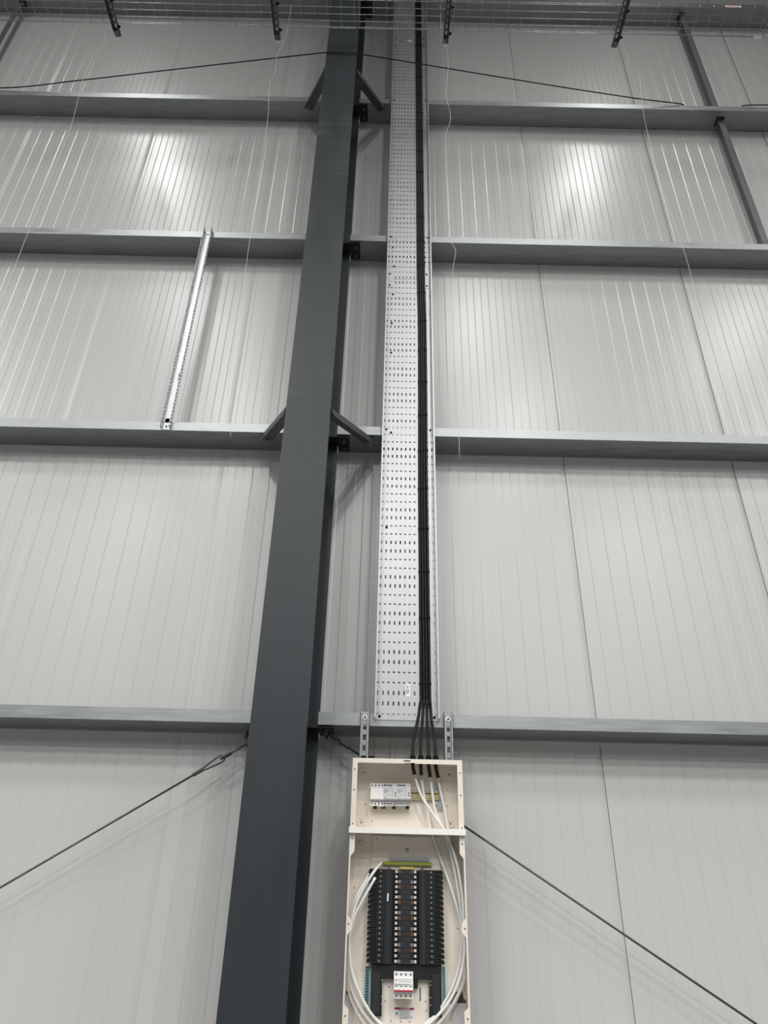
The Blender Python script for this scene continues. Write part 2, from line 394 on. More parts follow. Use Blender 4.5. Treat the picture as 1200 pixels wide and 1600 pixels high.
# ------------------------------------------------------------------ open electrical boards
BX0, BX1, BF, BB = -.1145, .3530, 3.250, 3.3785        # outer width, front and back depth
ZT, ZJ, ZB = 2.2705, 1.985, 1.08
T = .0016
def zof(py, d=BF, px_=640): return at(px_, py, d).z
def enclosure(name, label, z0, z1, lips, top=True, bottom=True):
    t = thing(name, label, 'enclosure', ((BX0+BX1)/2, BB, z0))
    MB().box((BX0, BB-T, z0), (BX1, BB, z1)).build('back_panel', M['cream'], t)
    MB().box((BX0, BF, z0), (BX0+T, BB-T, z1)).build('side_panel', M['cream'], t)
    MB().box((BX1-T, BF, z0), (BX1, BB-T, z1)).build('side_panel', M['cream'], t)
    if top: MB().box((BX0+T, BF, z1-T), (BX1-T, BB-T, z1)).build('top_panel', M['cream'], t)
    if bottom: MB().box((BX0+T, BF, z0), (BX1-T, BB-T, z0+T)).build('bottom_panel', M['cream'], t)
    for s in (0, 1):
        X = (lambda w_: BX0+w_) if s == 0 else (lambda w_: BX1-w_)
        pts = [(X(0), BF, lips[0][0]), (X(0), BF, lips[-1][0])]+[(X(w_), BF, z) for z, w_ in lips[::-1]]
        li = MB().prism(pts, (0, -.0015, 0)).build('front_lip', M['cream'], t)
        for zz in lips_holes[s] if name == 'extension_box' else lips_holes2[s]:
            MB().lathe((X(.010), BF-.0015, zz), (0, -1, 0), [(.0036, 0), (.0036, .0004)], 10).build('screw_hole', M['ink'], li)
    return t
lips_holes = [[zof(1236), zof(1204), zof(1289)], [zof(1241), zof(1206), zof(1292)]]
lips_holes2 = [[zof(1312), zof(1446), zof(1590)], [zof(1317), zof(1449), zof(1590)]]
ext = enclosure('extension_box', 'small open cream box with modular devices on top of the main board', ZJ+.0005, ZT, [(ZJ+.0005, .0215), (ZT, .0215)])
# top lip with the notch and lock slot
tl = MB(); zl = ZT-.019
tl.prism([(BX0+.0215, BF, ZT), (BX1-.0215, BF, ZT), (BX1-.0215, BF, zl), (.155, BF, zl), (.149, BF, zl+.003), (.110, BF, zl+.003), (.104, BF, zl), (BX0+.0215, BF, zl)], (0, -.0015, 0))
tlo = tl.build('front_lip', M['cream'], ext)
MB().box((.103, BF-.0021, ZT-.0105), (.132, BF-.0015, ZT-.0055)).build('lock_slot', M['brown'], tlo)
def dimple(x, z, parent, knob=False):
    MB().lathe((x, BB-T, z), (0, -1, 0), [(.0195, 0), (.0175, .0035), (.0125, .0035), (.0100, .0006)], 24).build('mounting_dimple', M['cream'], parent)
    MB().lathe((x, BB-T-.0006, z), (0, -1, 0), [(.0045, 0), (.0045, .001), (0, .0015)] if not knob else [(.0105, 0), (.0105, .003), (.006, .009), (0, .010)], 12).build('mounting_screw', M['zinc'] if knob else M['mid'], parent)
for px_, py_ in ((568, 1206.5), (702, 1210.5), (564.5, 1285), (704, 1287)): q = at(px_, py_, BB); dimple(q.x, q.z, ext)
for px_, py_ in ((571.5, 1230.5), (571, 1257), (698, 1233.5), (699, 1259.5), (581, 1283.5)):
    q = at(px_, py_, BB-T); MB().lathe(q, (0, -1, 0), [(.0025, 0), (.0025, .0005)], 8).build('screw_hole', M['hole'], ext)
# blanking plugs in the top
for px_ in (568, 580.3):
    q = at(px_, 1184, 3.300)
    MB().lathe((q.x, 3.300, ZT), (0, 0, 1), [(.0145, 0), (.0145, .012), (.0115, .019), (0, .020)], 14).build('blanking_plug', M['tie'], ext)

n_, w_ = .0062, .0215
lipsB = [(ZB, w_), (zof(1579), w_), (zof(1572), n_), (zof(1463), n_), (zof(1455), w_*1.02), (zof(1441), w_*1.02), (zof(1433), n_), (zof(1340), n_), (zof(1332), w_), (ZJ-.0005, w_)]
board = enclosure('distribution_board', 'large open cream distribution board with black busbar assembly and coiled white cables', ZB, ZJ-.0005, lipsB, top=False)
# the raised pale cross bar where the boxes meet
cb = MB(); cb.box((BX0-.004, BF-.020, ZJ-.014), (BX1+.004, BF-.0018, ZJ+.009)); cb.build('cross_bar', M['cream_w'], board)
# raised mounting plate in the lower board
MPF = BB-.012
xl, xr = at(582, 1320, MPF).x, at(687, 1320, MPF).x
zmp = ZJ-.006
mp = MB().box((xl, MPF, 1.12), (xr, BB-T, zmp)).build('mounting_plate', M['cream'], board)
for px_, py_ in ((563, 1316), (705.5, 1321)): q = at(px_, py_, BB); dimple(q.x, q.z, board, True)
for px_, py_ in ((553.5, 1387), (551.5, 1447), (715, 1451), (717, 1517)):
    q = at(px_, py_, BB-T); MB().lathe(q, (0, -1, 0), [(.0025, 0), (.0025, .0005)], 8).build('screw_hole', M['hole'], board)
for px_, py_ in ((588.5, 1310), (608, 1542), (602, 1564), (665, 1565), (666, 1579), (611, 1595.5), (626, 1596), (640, 1596.5)):
    q = at(px_, py_, MPF); MB().lathe(q, (0, -1, 0), [(.0028, 0), (.0028, .0005)], 8).build('screw_hole', M['ink'], mp)
q = at(656.5, 1553.5, MPF); MB().box(q-Vector((.003, .0006, .022)), q+Vector((.003, 0, .022))).build('slot', M['ink'], mp)
# printed pink warning lines and the small mark under the cross bar
def prints(name, quads, d, matl, parent):
    b = MB()
    for x0, y0, x1, y1 in quads: a_, c_ = at(x0, y0, d), at(x1, y1, d); b.box((a_.x, d-.0005, c_.z), (c_.x, d-.0001, a_.z))
    return b.build(name, matl, parent)
prints('warning_print', [(621, 1306.4, 654, 1307.0), (624, 1307.9, 640, 1308.7), (641, 1308.0, 650, 1308.8), (625, 1309.8, 646, 1310.5)], MPF, M['pink'], mp)
prints('logo_print', [(632, 1325.2, 640, 1326), (634.5, 1326.7, 639, 1328), (635.5, 1328, 638, 1329.4), (633.5, 1330.2, 639, 1330.8)], MPF, M['ink'], mp)
# brown knock-outs and pale plates at the bottom corners
a_, c_ = at(541, 1548.5, BB-.004), at(551, 1553.5, BB-.004); MB().box((a_.x, BB-.006, c_.z), (c_.x, BB-T, a_.z)).build('knockout', M['brown'], board)
b = MB(); pts = [at(*q, BB-.004) for q in ((701, 1549.5), (722, 1549.5), (724, 1558), (729, 1566), (729, 1569), (697, 1567), (698.5, 1561))]
b.prism(pts, (0, .0022, 0)); b.build('knockout', M['brown'], board)
a_, c_ = at(541.5, 1553.5, BB-.008), at(552, 1600, BB-.008); MB().box((a_.x-.004, BB-.010, 1.10), (c_.x, BB-T, a_.z)).build('corner_plate', M['lilac'], board)
a_, c_ = at(705, 1567, BB-.008), at(729, 1600, BB-.008); MB().box((a_.x, BB-.010, 1.10), (BX1-.0035, BB-T, a_.z)).build('corner_plate', M['lilac'], board)
# teal neutral terminal strips beside the lower frame
for x0, x1 in ((571, 575.5), (692.3, 696.3)):
    a_, c_ = at(x0, 1510, MPF-.004), at(x1, 1577, MPF-.004)
    nb = MB().box((a_.x, MPF-.010, c_.z), (c_.x, MPF+.001, a_.z)).build('neutral_bar', M['teal'], board)
    b = MB(); n = 16
    for k in range(n):
        z = a_.z-.004-(a_.z-c_.z-.008)*k/(n-1); b.box((a_.x+.003, MPF-.0106, z-.0022), (c_.x-.003, MPF-.010, z+.0022))
    b.build('terminal_hole', M['hole'], nb)
# danger label on the mounting plate
a_, c_ = at(616.3, 1574, MPF), at(647, 1592.5, MPF)
lab = MB().box((a_.x, MPF-.0009, c_.z), (c_.x, MPF-.0001, a_.z)).build('warning_label', M['paper'], board)
def on(u, v): return Vector((a_.x+(c_.x-a_.x)*u, MPF-.0009, a_.z+(c_.z-a_.z)*v))
def lbox(mb, u0, v0, u1, v1, h=.0004): p_, q_ = on(u0, v0), on(u1, v1); mb.box((p_.x, MPF-.0009-h, q_.z), (q_.x, MPF-.0009, p_.z))
b = MB(); lbox(b, 0, 0, 1, .19); b.build('red_header', M['darkred'], lab)
cu = bpy.data.curves.new('danger_text', 'FONT'); cu.body = 'DANGER'; cu.size = .0085; cu.align_x = 'CENTER'; cu.align_y = 'CENTER'
to = bpy.data.objects.new('danger_text', cu); C.objects.link(to)
bpy.context.view_layer.update()
me = bpy.data.meshes.new_from_object(to.evaluated_get(bpy.context.evaluated_depsgraph_get())); bpy.data.objects.remove(to)
tp = on(.55, .095); orgs = Vector(board['_org'])
for v in me.vertices: v.co = Vector((tp.x+v.co.x, MPF-.0016, tp.z+v.co.y))-orgs
obj('danger_text', me, M['paper'], lab)
b = MB()
for v, u1 in ((.28, .86), (.42, .80), (.53, .72), (.63, .84), (.75, .9), (.86, .92), (.93, .7)): lbox(b, .27, v, u1, v+.035)
b.build('text_lines', M['ink'], lab)
b = MB(); b.prism([on(*q) for q in ((.05, .48), (.14, .36), (.16, .44), (.21, .40), (.15, .56), (.17, .66), (.10, .74), (.11, .58), (.06, .60))], (0, -.0005, 0)); b.build('pictogram', M['ink'], lab)
b = MB(); lbox(b, .225, .22, .232, .97); b.build('rule', M['ink'], lab)

# ------------------------------------------------------------------ earth terminal bar
a_, c_ = at(598, 1346, MPF-.012), at(674.8, 1353, MPF-.012)
eb = thing('earth_bar', 'green and yellow earth terminal bar above the black busbar assembly', 'terminal bar', ((a_.x+c_.x)/2, MPF-.006, c_.z))
MB().box((a_.x, MPF-.014, c_.z), (c_.x, MPF-.0002, a_.z)).build('insulating_strip', M['lime'], eb)
x0, x1 = at(608, 1340, MPF).x, at(670, 1340, MPF).x
bar = MB().box((x0, MPF-.018, a_.z+.001), (x1, MPF-.004, a_.z+.020)).build('terminal_block', M['zinc'], eb)
for k in range(20):
    x = x0+.006+(x1-x0-.012)*k/19
    b = MB(); b.lathe((x, MPF-.018, a_.z+.006), (0, -1, 0), [(.0030, 0), (.0030, .0018), (0, .002)], 8); b.lathe((x, MPF-.018, a_.z+.015), (0, -1, 0), [(.0026, 0), (.0026, .001), (0, .001)], 8)
    b.build('terminal_screw', M['steel_rod'], bar)
    if k % 2 == 0:
        b = MB(); b.box((x-.0015, MPF-.0145, a_.z-.012), (x+.0015, MPF-.014, a_.z-.008)); b.build('mark', M['green'], eb)

# ------------------------------------------------------------------ black busbar assembly
def xz(px_, py_, d): q = at(px_, py_, d); return q.x, q.z
DF = MPF-.050
zt, zb = zof(1358, DF), zof(1507, DF)
xc = at(634, 1435, DF).x
bus = thing('busbar_assembly', 'black busbar assembly with copper contact stubs inside the open board', 'busbar assembly', (xc, MPF, zb))
HW = at(694, 1435, DF).x-xc
MB().box((xc-HW*.98+.010, MPF-.012, zb), (xc+HW*.98-.010, MPF-.0002, zt)).build('base_tray', M['black'], bus)
for s in (-1, 1):
    ch = MB(); xi, xo = xc+s*.055, xc+s*.084
    ch.box((xi, MPF-.034, zb), (xo, MPF-.012, zt)); ch.box((xi, MPF-.042, zb), (xi+s*.003, MPF-.034, zt)); ch.box((xo-s*.003, MPF-.042, zb), (xo, MPF-.034, zt))
    ch.box((xi+s*.009, MPF-.038, zb), (xi+s*.021, MPF-.034, zt))
    c_ = ch.build('shroud_channel', M['black2'], bus)
    MB().prism([(xi+s*.007, MPF-.020, zt), (xi+s*.019, MPF-.020, zt), (xi+s*.016, MPF-.020, zt+.010), (xi+s*.010, MPF-.020, zt+.010)], (0, .006, 0)).build('mounting_ear', M['black'], c_)
    MB().lathe((xi+s*.013, MPF-.0201, zt+.004), (0, -1, 0), [(.0025, 0), (.0025, .0008), (0, .001)], 8).build('ear_screw', M['zinc'], c_)
pitch = (zt-zb)/18
for k in range(18):
    zc = zt-pitch*(k+.5)
    MB().box((xc-.030, MPF-.040, zc-pitch*.47), (xc+.030, MPF-.012, zc+pitch*.47)).build('phase_cover', M['black2'], bus)
    for s in (-1, 1):
        st_ = MB(); st_.box((xc+s*.0305, MPF-.032, zc-pitch*.30), (xc+s*.020, MPF-.041, zc+pitch*.30)); st_.box((xc+s*.0305, MPF-.030, zc-pitch*.30), (xc+s*.040, MPF-.034, zc+pitch*.30))
        kind = k % 3
        st_.build('contact_stub', M['copper'] if kind == 0 else (M['black'] if kind == 1 else M['tin']), bus)
        MB().box((xc+s*.0335, MPF-.030, zc-.0048), (xc+s*.0425, MPF-.038, zc+.0048)).build('contact_tip', M['tip'], bus)
        # outgoing terminal with its comb-like mouth
        x0, x1 = xc+s*.0855, xc+s*(HW)
        tb = MB(); tb.box((x0, MPF-.040, zc-pitch*.46), (x0+s*.030, MPF-.012, zc+pitch*.46))
        tb.box((x0+s*.030, MPF-.034, zc-pitch*.40), (x1, MPF-.012, zc+pitch*.22)); tb.box((x0+s*.030, MPF-.040, zc+pitch*.22), (x1-s*.004, MPF-.012, zc+pitch*.46))
        tbo = tb.build('outgoing_terminal', M['black'], bus)
        MB().lathe((x0+s*.017, MPF-.040, zc), (0, -1, 0), [(.0022, 0), (.0022, .0008), (0, .0008)], 8).build('terminal_screw', M['tip'], tbo)
x0, x1 = at(625, 1359, DF).x, at(647, 1359, DF).x
MB().box((x0, MPF-.036, zt+.0005), (x1, MPF-.006, zt+.009)).build('end_cap', M['yellow'], bus)
a_ = at(605.5, 1402, MPF-.040); MB().prism([(a_.x-.001, MPF-.0426, a_.z+.014), (a_.x+.0055, MPF-.0426, a_.z+.014), (a_.x+.0035, MPF-.0426, a_.z-.014), (a_.x-.003, MPF-.0426, a_.z-.014)], (0, .0006, 0)).build('sticker', M['paper'], bus)
# lower black frame: an upside-down U under the assembly
fz0, fz1 = zof(1530.5, MPF-.02), zb-.001
b = MB(); xL0, xL1, xR0, xR1 = at(579, 1550, MPF-.02).x, at(597, 1550, MPF-.02).x, at(670.5, 1550, MPF-.02).x, at(690, 1550, MPF-.02).x
b.prism([(xL0, MPF-.0002, fz1), (xR1, MPF-.0002, fz1), (xR1, MPF-.0002, zof(1592)), (xR0, MPF-.0002, zof(1592)), (xR0, MPF-.0002, fz0), (xL1, MPF-.0002, fz0), (xL1, MPF-.0002, zof(1592)), (xL0, MPF-.0002, zof(1592))], (0, -.024, 0))
fr = b.build('lower_frame', M['black'], bus)
for s, xa in ((1, xL0), (-1, xR1)):
    MB().box((xa+s*.006, MPF-.028, zof(1588)), (xa+s*.036, MPF-.0242, fz1-.028)).build('frame_cover', M['black2'], fr)
    for yy in (1534, 1540, 1560, 1572): MB().lathe((xa+s*.043, MPF-.0242, zof(yy)), (0, -1, 0), [(.002, 0), (.002, .001), (0, .001)], 8).build('frame_screw', M['tip'], fr)
MB().box((at(646.5, 1530, MPF-.03).x, MPF-.022, zof(1546)), (at(653, 1530, MPF-.03).x, MPF-.0002, fz0+.001)).build('link_block', M['black'], bus)

# ------------------------------------------------------------------ four-pole main switch
def pole_holes(parent, xs, z, d, r, m_=None):
    for x in xs: MB().lathe((x, d, z), (0, -1, 0), [(r, 0), (r, .0006)], 10).build('terminal_screw', m_ or M['ink'], parent)
SF = MPF-.070
a_, c_ = at(615.6, 1517.5, SF+.012), at(645.4, 1561, SF+.012)
sw = thing('main_switch', 'white four-pole main switch with red toggle below the busbar assembly', 'switch', ((a_.x+c_.x)/2, MPF, c_.z))
W4 = c_.x-a_.x; H4 = a_.z-c_.z
body = MB().box((a_.x, SF+.012, c_.z), (c_.x, MPF-.0002, a_.z)).build('body', M['white'], sw)
nose = MB(); nose.box((a_.x, SF+.004, c_.z+H4*.24), (c_.x, SF+.012, a_.z-H4*.27)); no = nose.build('nose', M['white'], sw)
xs = [a_.x+W4*(k+.5)/4 for k in range(4)]
pole_holes(sw, xs, a_.z-H4*.11, SF+.012, .0042); pole_holes(sw, xs, c_.z+H4*.10, SF+.012, .0040)
for k, x in enumerate(xs):
    MB().box((x-.0052, SF+.0032, c_.z+H4*.435), (x+.0052, SF+.004, c_.z+H4*.465)).build('position_flag', M['brown'] if k == 0 else M['green'], no)
    MB().box((x-.005, SF-.002, c_.z+H4*.315), (x+.005, SF+.004, c_.z+H4*.37)).build('toggle_lever', M['white'], no)
MB().prism([(a_.x+.001, SF+.004, c_.z+H4*.33), (a_.x+.001, SF-.007, c_.z+H4*.30), (a_.x+.001, SF-.007, c_.z+H4*.265), (a_.x+.001, SF+.004, c_.z+H4*.25)], (W4-.002, 0, 0)).build('toggle_bar', M['red'], sw)
b = MB()
for u0, u1, v in ((.03, .22, .715), (.28, .97, .715), (.03, .2, .66), (.28, .5, .64), (.55, .9, .62), (.03, .8, .52), (.05, .95, .50)): b.box((a_.x+W4*u0, SF+.0036, c_.z+H4*v), (a_.x+W4*u1, SF+.004, c_.z+H4*v+.0011))
b.build('printed_lines', M['ink'], no)
b = MB()
for k in range(1, 4): b.box((a_.x+W4*k/4-.0003, SF+.0118, c_.z+.001), (a_.x+W4*k/4+.0003, SF+.0124, c_.z+H4*.23)); b.box((a_.x+W4*k/4-.0003, SF+.0118, a_.z-H4*.26), (a_.x+W4*k/4+.0003, SF+.0124, a_.z-.001))
b.build('pole_joint', M['light'], sw)
MB().box(((a_.x+c_.x)/2-.012, MPF-.010, c_.z-.005), ((a_.x+c_.x)/2+.012, MPF-.0002, c_.z)).build('rail_clip', M['yellow'], sw)

# ------------------------------------------------------------------ DIN rail and modular devices in the extension box
RB = BB-T
zr1, zr0 = at(660, 1237.5, RB-.012).z, at(660, 1250, RB-.012).z
xr0, xr1 = at(590, 1243, RB).x, at(689, 1243, RB).x
dr = thing('din_rail', 'yellow passivated mounting rail on a galvanised bracket inside the extension box', 'mounting rail', ((xr0+xr1)/2, RB, zr0))
b = MB(); b.box((xr0, RB-.010, zr0+.004), (xr1, RB-.009, zr1-.004)); b.box((xr0, RB-.017, zr0+.004), (xr1, RB-.009, zr0+.005)); b.box((xr0, RB-.017, zr1-.005), (xr1, RB-.009, zr1-.004))
b.box((xr0, RB-.017, zr0), (xr1, RB-.016, zr0+.005)); b.box((xr0, RB-.017, zr1-.005), (xr1, RB-.016, zr1)); b.build('rail', M['brass'], dr)
xb0, xb1 = at(678.5, 1243, RB).x, at(691, 1243, RB).x
b = MB(); b.box((xb0, RB-.009, at(0, 1267, RB).z if False else at(684, 1266, RB).z), (xb0+.018, RB-.0002, at(684, 1226, RB).z)); b.box((xb0+.0185, RB-.014, at(684, 1265, RB).z), (xb1, RB-.0002, at(684, 1223, RB).z)); br = b.build('bracket', M['galv_v'], dr)
for yy in (1232, 1259): q = at(681.5, yy, RB-.009); MB().lathe(q, (0, -1, 0), [(.003, 0), (.003, .001), (0, .001)], 8).build('bracket_screw', M['hole'], br)
xb0 = at(596, 1243, RB).x
MB().box((xb0, RB-.009, at(596, 1264, RB).z), (xb0+.018, RB-.0002, at(596, 1228, RB).z)).build('bracket', M['galv_d'], dr)

def device(px0, px1, label, nterm, split, mface, dark):
    d0 = RB-.060
    q0, q1 = at(px0, 1223, d0), at(px1, 1258, d0); x0, x1, z1, z0 = q0.x+.0003, q1.x-.0003, q0.z, q1.z
    H = z1-z0; W_ = x1-x0
    t = thing('modular_device', label, 'modular device', ((x0+x1)/2, RB-.0175, z0))
    bd = MB().box((x0, d0+.012, z0), (x1, RB-.0175, z1)).build('body', mface, t)
    ns = MB(); ns.prism([(x0, d0+.012, z0+H*.22), (x0, d0, z0+H*.28), (x0, d0, z1-H*.22), (x0, d0+.004, z1-H*.18), (x0, d0+.012, z1-H*.17)], (W_, 0, 0)); no = ns.build('nose', mface, t)
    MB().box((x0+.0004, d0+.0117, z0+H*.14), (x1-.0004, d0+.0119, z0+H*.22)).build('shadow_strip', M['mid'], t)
    xs = [x0+W_*split*(k+.5)/nterm for k in range(nterm)]
    pole_holes(t, xs, z1-H*.09, d0+.012, .0036, M['hole']); pole_holes(t, xs, z0+H*.08, d0+.012, .0036, M['hole'])
    if split < 1:
        b = MB(); xm = x0+W_*split
        b.box((xm, d0-.0006, z0+H*.28), (xm+.0012, d0, z1-H*.22)); b.build('groove', M['mid'], no)
        MB().box((xm+.002, d0+.0114, z0+.002), (x1-.001, d0+.012, z0+H*.15)).build('dark_terminal_cover', M['mid'], t)
        b = MB(); b.box((xm-.012, d0-.0004, z1-H*.25), (xm-.003, d0, z1-H*.23))
        for k, u in enumerate((.55, .4, .62, .3)): b.box((x0+.003, d0-.0004, z1-H*(.30+.05*k)), (x0+.003+W_*split*u, d0, z1-H*(.285+.05*k)))
        b.box((x0+W_*.2, d0-.0004, z0+H*.42), (x0+W_*split*.9, d0, z0+H*.43)); b.box((x0+.002, d0-.0004, z0+H*.32), (x0+.012, d0, z0+H*.335))
        b.build('printed_lines', M['ink'], no)
        for v in (.42, .54): MB().lathe((x0+W_*.86, d0, z0+H*v), (0, -1, 0), [(.0028, 0), (.0028, .001), (0, .001)], 10).build('adjuster', M['hole'], no)
    else:
        MB().box((x0+.002, d0-.0004, z1-H*.215), (x1-.002, d0, z1-H*.205)).build('printed_lines', M['ink'], no)
    MB().box((x0+W_*dark, RB-.030, z0-.010), (x0+W_*dark+.014, RB-.0177, z0-.0002)).build('rail_clip', M['hole'], t)
    return t
device(579.2, 599.8, 'plain white modular device at the left end of the mounting rail', 4, 1.0, M['white'], .25)
device(599.8, 620.6, 'light grey modular device between the plain white one and its twin', 4, .64, M['light'], .66)
device(620.6, 641.8, 'light grey modular device next to the bare part of the mounting rail', 4, .62, M['light'], .66)

# ------------------------------------------------------------------ the four armoured cables
BUND = [(654, 60), (656, 260), (657.7, 430), (659.6, 500), (660.4, 600), (661, 763), (662.6, 900), (664.4, 1060), (664.8, 1090)]
R_C = .0066
ends = [(645.0, 1184), (657.4, 1184.5), (669.6, 1185), (680.6, 1185.5)]
stops = [(647.5, 1209), (658.3, 1210), (672.2, 1213.5), (684.4, 1214.5)]
wpaths = [
    [(647.5, 1209), (652, 1226), (660, 1246), (674, 1268), (692, 1293), (705, 1322), (715, 1355), (722, 1400), (725.5, 1450), (724, 1500), (712, 1545), (690, 1580), (655, 1612), (625, 1620), (590, 1596), (566, 1560), (549.5, 1515), (546.5, 1470), (551, 1430), (563, 1398), (583, 1364), (598, 1346)],
    [(658.3, 1210), (662, 1240), (668, 1268), (672, 1292), (681, 1322), (693, 1355), (707, 1395), (719, 1440), (721, 1480), (716, 1515), (701, 1555), (676, 1590), (640, 1616), (605, 1606), (575, 1578), (555, 1540), (544.8, 1500), (544.5, 1465), (549, 1425), (558, 1400), (577, 1366)],
    [(672.2, 1213.5), (674.5, 1230), (677, 1250), (682, 1272), (694, 1300), (707, 1345), (717, 1400), (723.5, 1452), (727, 1490), (725, 1530), (709, 1566), (687, 1597), (655, 1622), (615, 1622), (580, 1598), (556, 1562), (546, 1528), (545.5, 1480), (553, 1436), (566, 1408), (586.5, 1371)],
    [(684.4, 1214.5), (688, 1236), (694, 1262), (699, 1288), (704, 1320), (715, 1356), (724, 1405), (727.5, 1455), (728, 1500), (722, 1540), (705, 1576), (680, 1606), (650, 1630), (610, 1628), (572, 1602), (550, 1565), (543.5, 1535), (543, 1500), (545, 1462), (551, 1425), (568, 1390)],
]
wdep = [[3.338, 3.33, 3.322, 3.315, 3.308, 3.312]+[3.306]*12+[3.300, 3.288, 3.282, 3.345],
        [3.342, 3.345, 3.348, 3.350, 3.352, 3.352]+[3.345]*11+[3.335, 3.328, 3.322, 3.340],
        [3.342, 3.338, 3.336, 3.334, 3.332, 3.335]+[3.330]*11+[3.318, 3.300, 3.286, 3.280],
        [3.340, 3.346, 3.350, 3.352, 3.354, 3.355]+[3.356]*11+[3.350, 3.345, 3.345, 3.352]]
posn = ['leftmost', 'second from the left', 'third from the left', 'rightmost']
wiggle = [(-1.5, 0), (-.5, 0), (.5, 0), (1.5, 0)]
for k in range(4):
    t = thing('power_cable', 'black armoured cable down the tray, %s of the four entering the board' % posn[k], 'cable', (0.2, 3.31, ZT), 'armoured cables into the board')
    P0 = [at(px_, py_, RF-.0095) for px_, py_ in BUND]
    P0 = [Vector((p_.x+(k-1.5)*(2*R_C+.0004), RF-.0105, p_.z)) for p_ in P0]
    P0 = [Vector((P0[0].x-.004, RF-.0105, TOP-.05))]+P0
    e = at(*ends[k], 3.302); e.z = ZT+.020
    mid1 = P0[-1].lerp(e, .35); mid1.y = RF-.018; mid2 = P0[-1].lerp(e, .72); mid2.x = e.x+(P0[-1].x-e.x)*.10; mid2.y = 3.32
    MB().tube(spline(P0+[Vector((P0[-1].x+(e.x-P0[-1].x)*.10, RF-.012, P0[-1].z-.03)), mid1, mid2, e, e-Vector((0, 0, .02))], 6), R_C, 12).build('outer_sheath', M['cable'], t)
    g = MB(); g.lathe((e.x, 3.302, ZT+.0002), (0, 0, 1), [(.0135, 0), (.0135, .006), (.0128, .006), (.0128, .020), (.0098, .027), (.0082, .027)], 12)
    g.build('gland', M['tie'], t)
    s1 = at(*stops[k], wdep[k][0]); 
    MB().tube(spline([(e.x, 3.302, ZT-.001), (e.x+.1*(s1.x-e.x), 3.310, ZT-.018), s1], 6), .0078, 12).build('inner_sleeve', M['cable'], t)
    Wp = [at(*q, d_) for q, d_ in zip(wpaths[k], wdep[k]+[wdep[k][-1]]*3)]
    Wp = [Vector((min(max(q.x, BX0+T+.0068), BX1-T-.0068), min(max(q.y, BF+.012), BB-T-.0062), q.z)) for q in spline(Wp, 6)]   # kept inside the enclosure
    wo = MB().tube(Wp, .0056, 10).build('white_inner_cable', M['white_cable'], t)
    d_ = (Wp[3]-Wp[0]).normalized(); a_ = Wp[0]+d_*.012
    b = MB(); b.tube([a_, a_+d_*.012], .0062, 10); b.build('number_sleeve', M['paper'], wo)
    b = MB(); b.box((a_.x+d_.x*.006-.0016, a_.y-.0070, a_.z-.010), (a_.x+d_.x*.006+.0016, a_.y-.0058, a_.z-.003)); b.build('number_mark', M['hole'], wo)
# ties round the bundle
def bundle_x(z):
    P0 = [at(px_, py_, RF-.0105) for px_, py_ in BUND]
    for a, b in zip(P0[:-1], P0[1:]):
        if b.z <= z <= a.z: f = (z-b.z)/(a.z-b.z); return b.x+(a.x-b.x)*f
    return P0[0].x-.002 if z > P0[0].z else P0[-1].x
z = 2.549; tz = [2.549, 2.649]; z = 2.98
while z < 9.25: tz.append(z); z += .2545
UNITS = ['first', 'second', 'third', 'fourth', 'fifth', 'sixth', 'seventh', 'eighth', 'ninth', 'tenth', 'eleventh', 'twelfth', 'thirteenth', 'fourteenth',
         'fifteenth', 'sixteenth', 'seventeenth', 'eighteenth', 'nineteenth', 'twentieth']+['twenty-'+u for u in ('first', 'second', 'third', 'fourth', 'fifth', 'sixth', 'seventh', 'eighth', 'ninth')]
for ti, z in enumerate(tz):
    x = bundle_x(z); w_ = 4*R_C+.0022; y0, y1 = RF-.0022-.0012, RF-.0105-R_C-.0016
    b = MB(); th = .0016; hh = .0035
    ring = [(x-w_, y0), (x-w_, y1+.004), (x-w_+.004, y1), (x+w_-.004, y1), (x+w_, y1+.004), (x+w_, y0)]
    inn = [(x-w_+th, y0), (x-w_+th, y1+.004+th*.4), (x-w_+.004+th*.4, y1+th), (x+w_-.004-th*.4, y1+th), (x+w_-th, y1+.004+th*.4), (x+w_-th, y0)]
    n = 6; vs = [(a, c, z-hh) for a, c in ring]+[(a, c, z-hh) for a, c in inn]+[(a, c, z+hh) for a, c in ring]+[(a, c, z+hh) for a, c in inn]; fs = []
    for i in range(n-1):
        fs += [(i, i+1, n+i+1, n+i), (2*n+i, 3*n+i, 3*n+i+1, 2*n+i+1), (i, 2*n+i, 2*n+i+1, i+1), (n+i, n+i+1, 3*n+i+1, 3*n+i)]
    b.add(vs, fs); b.box((x+w_-.010, y1-.003, z-.004), (x+w_-.004, y1, z+.004))
    o = b.build('cable_tie', M['tie'])
    tag(o, 'black cable tie around the four tray cables, %s up from the board' % UNITS[ti], 'cable tie', 'cable ties along the tray')

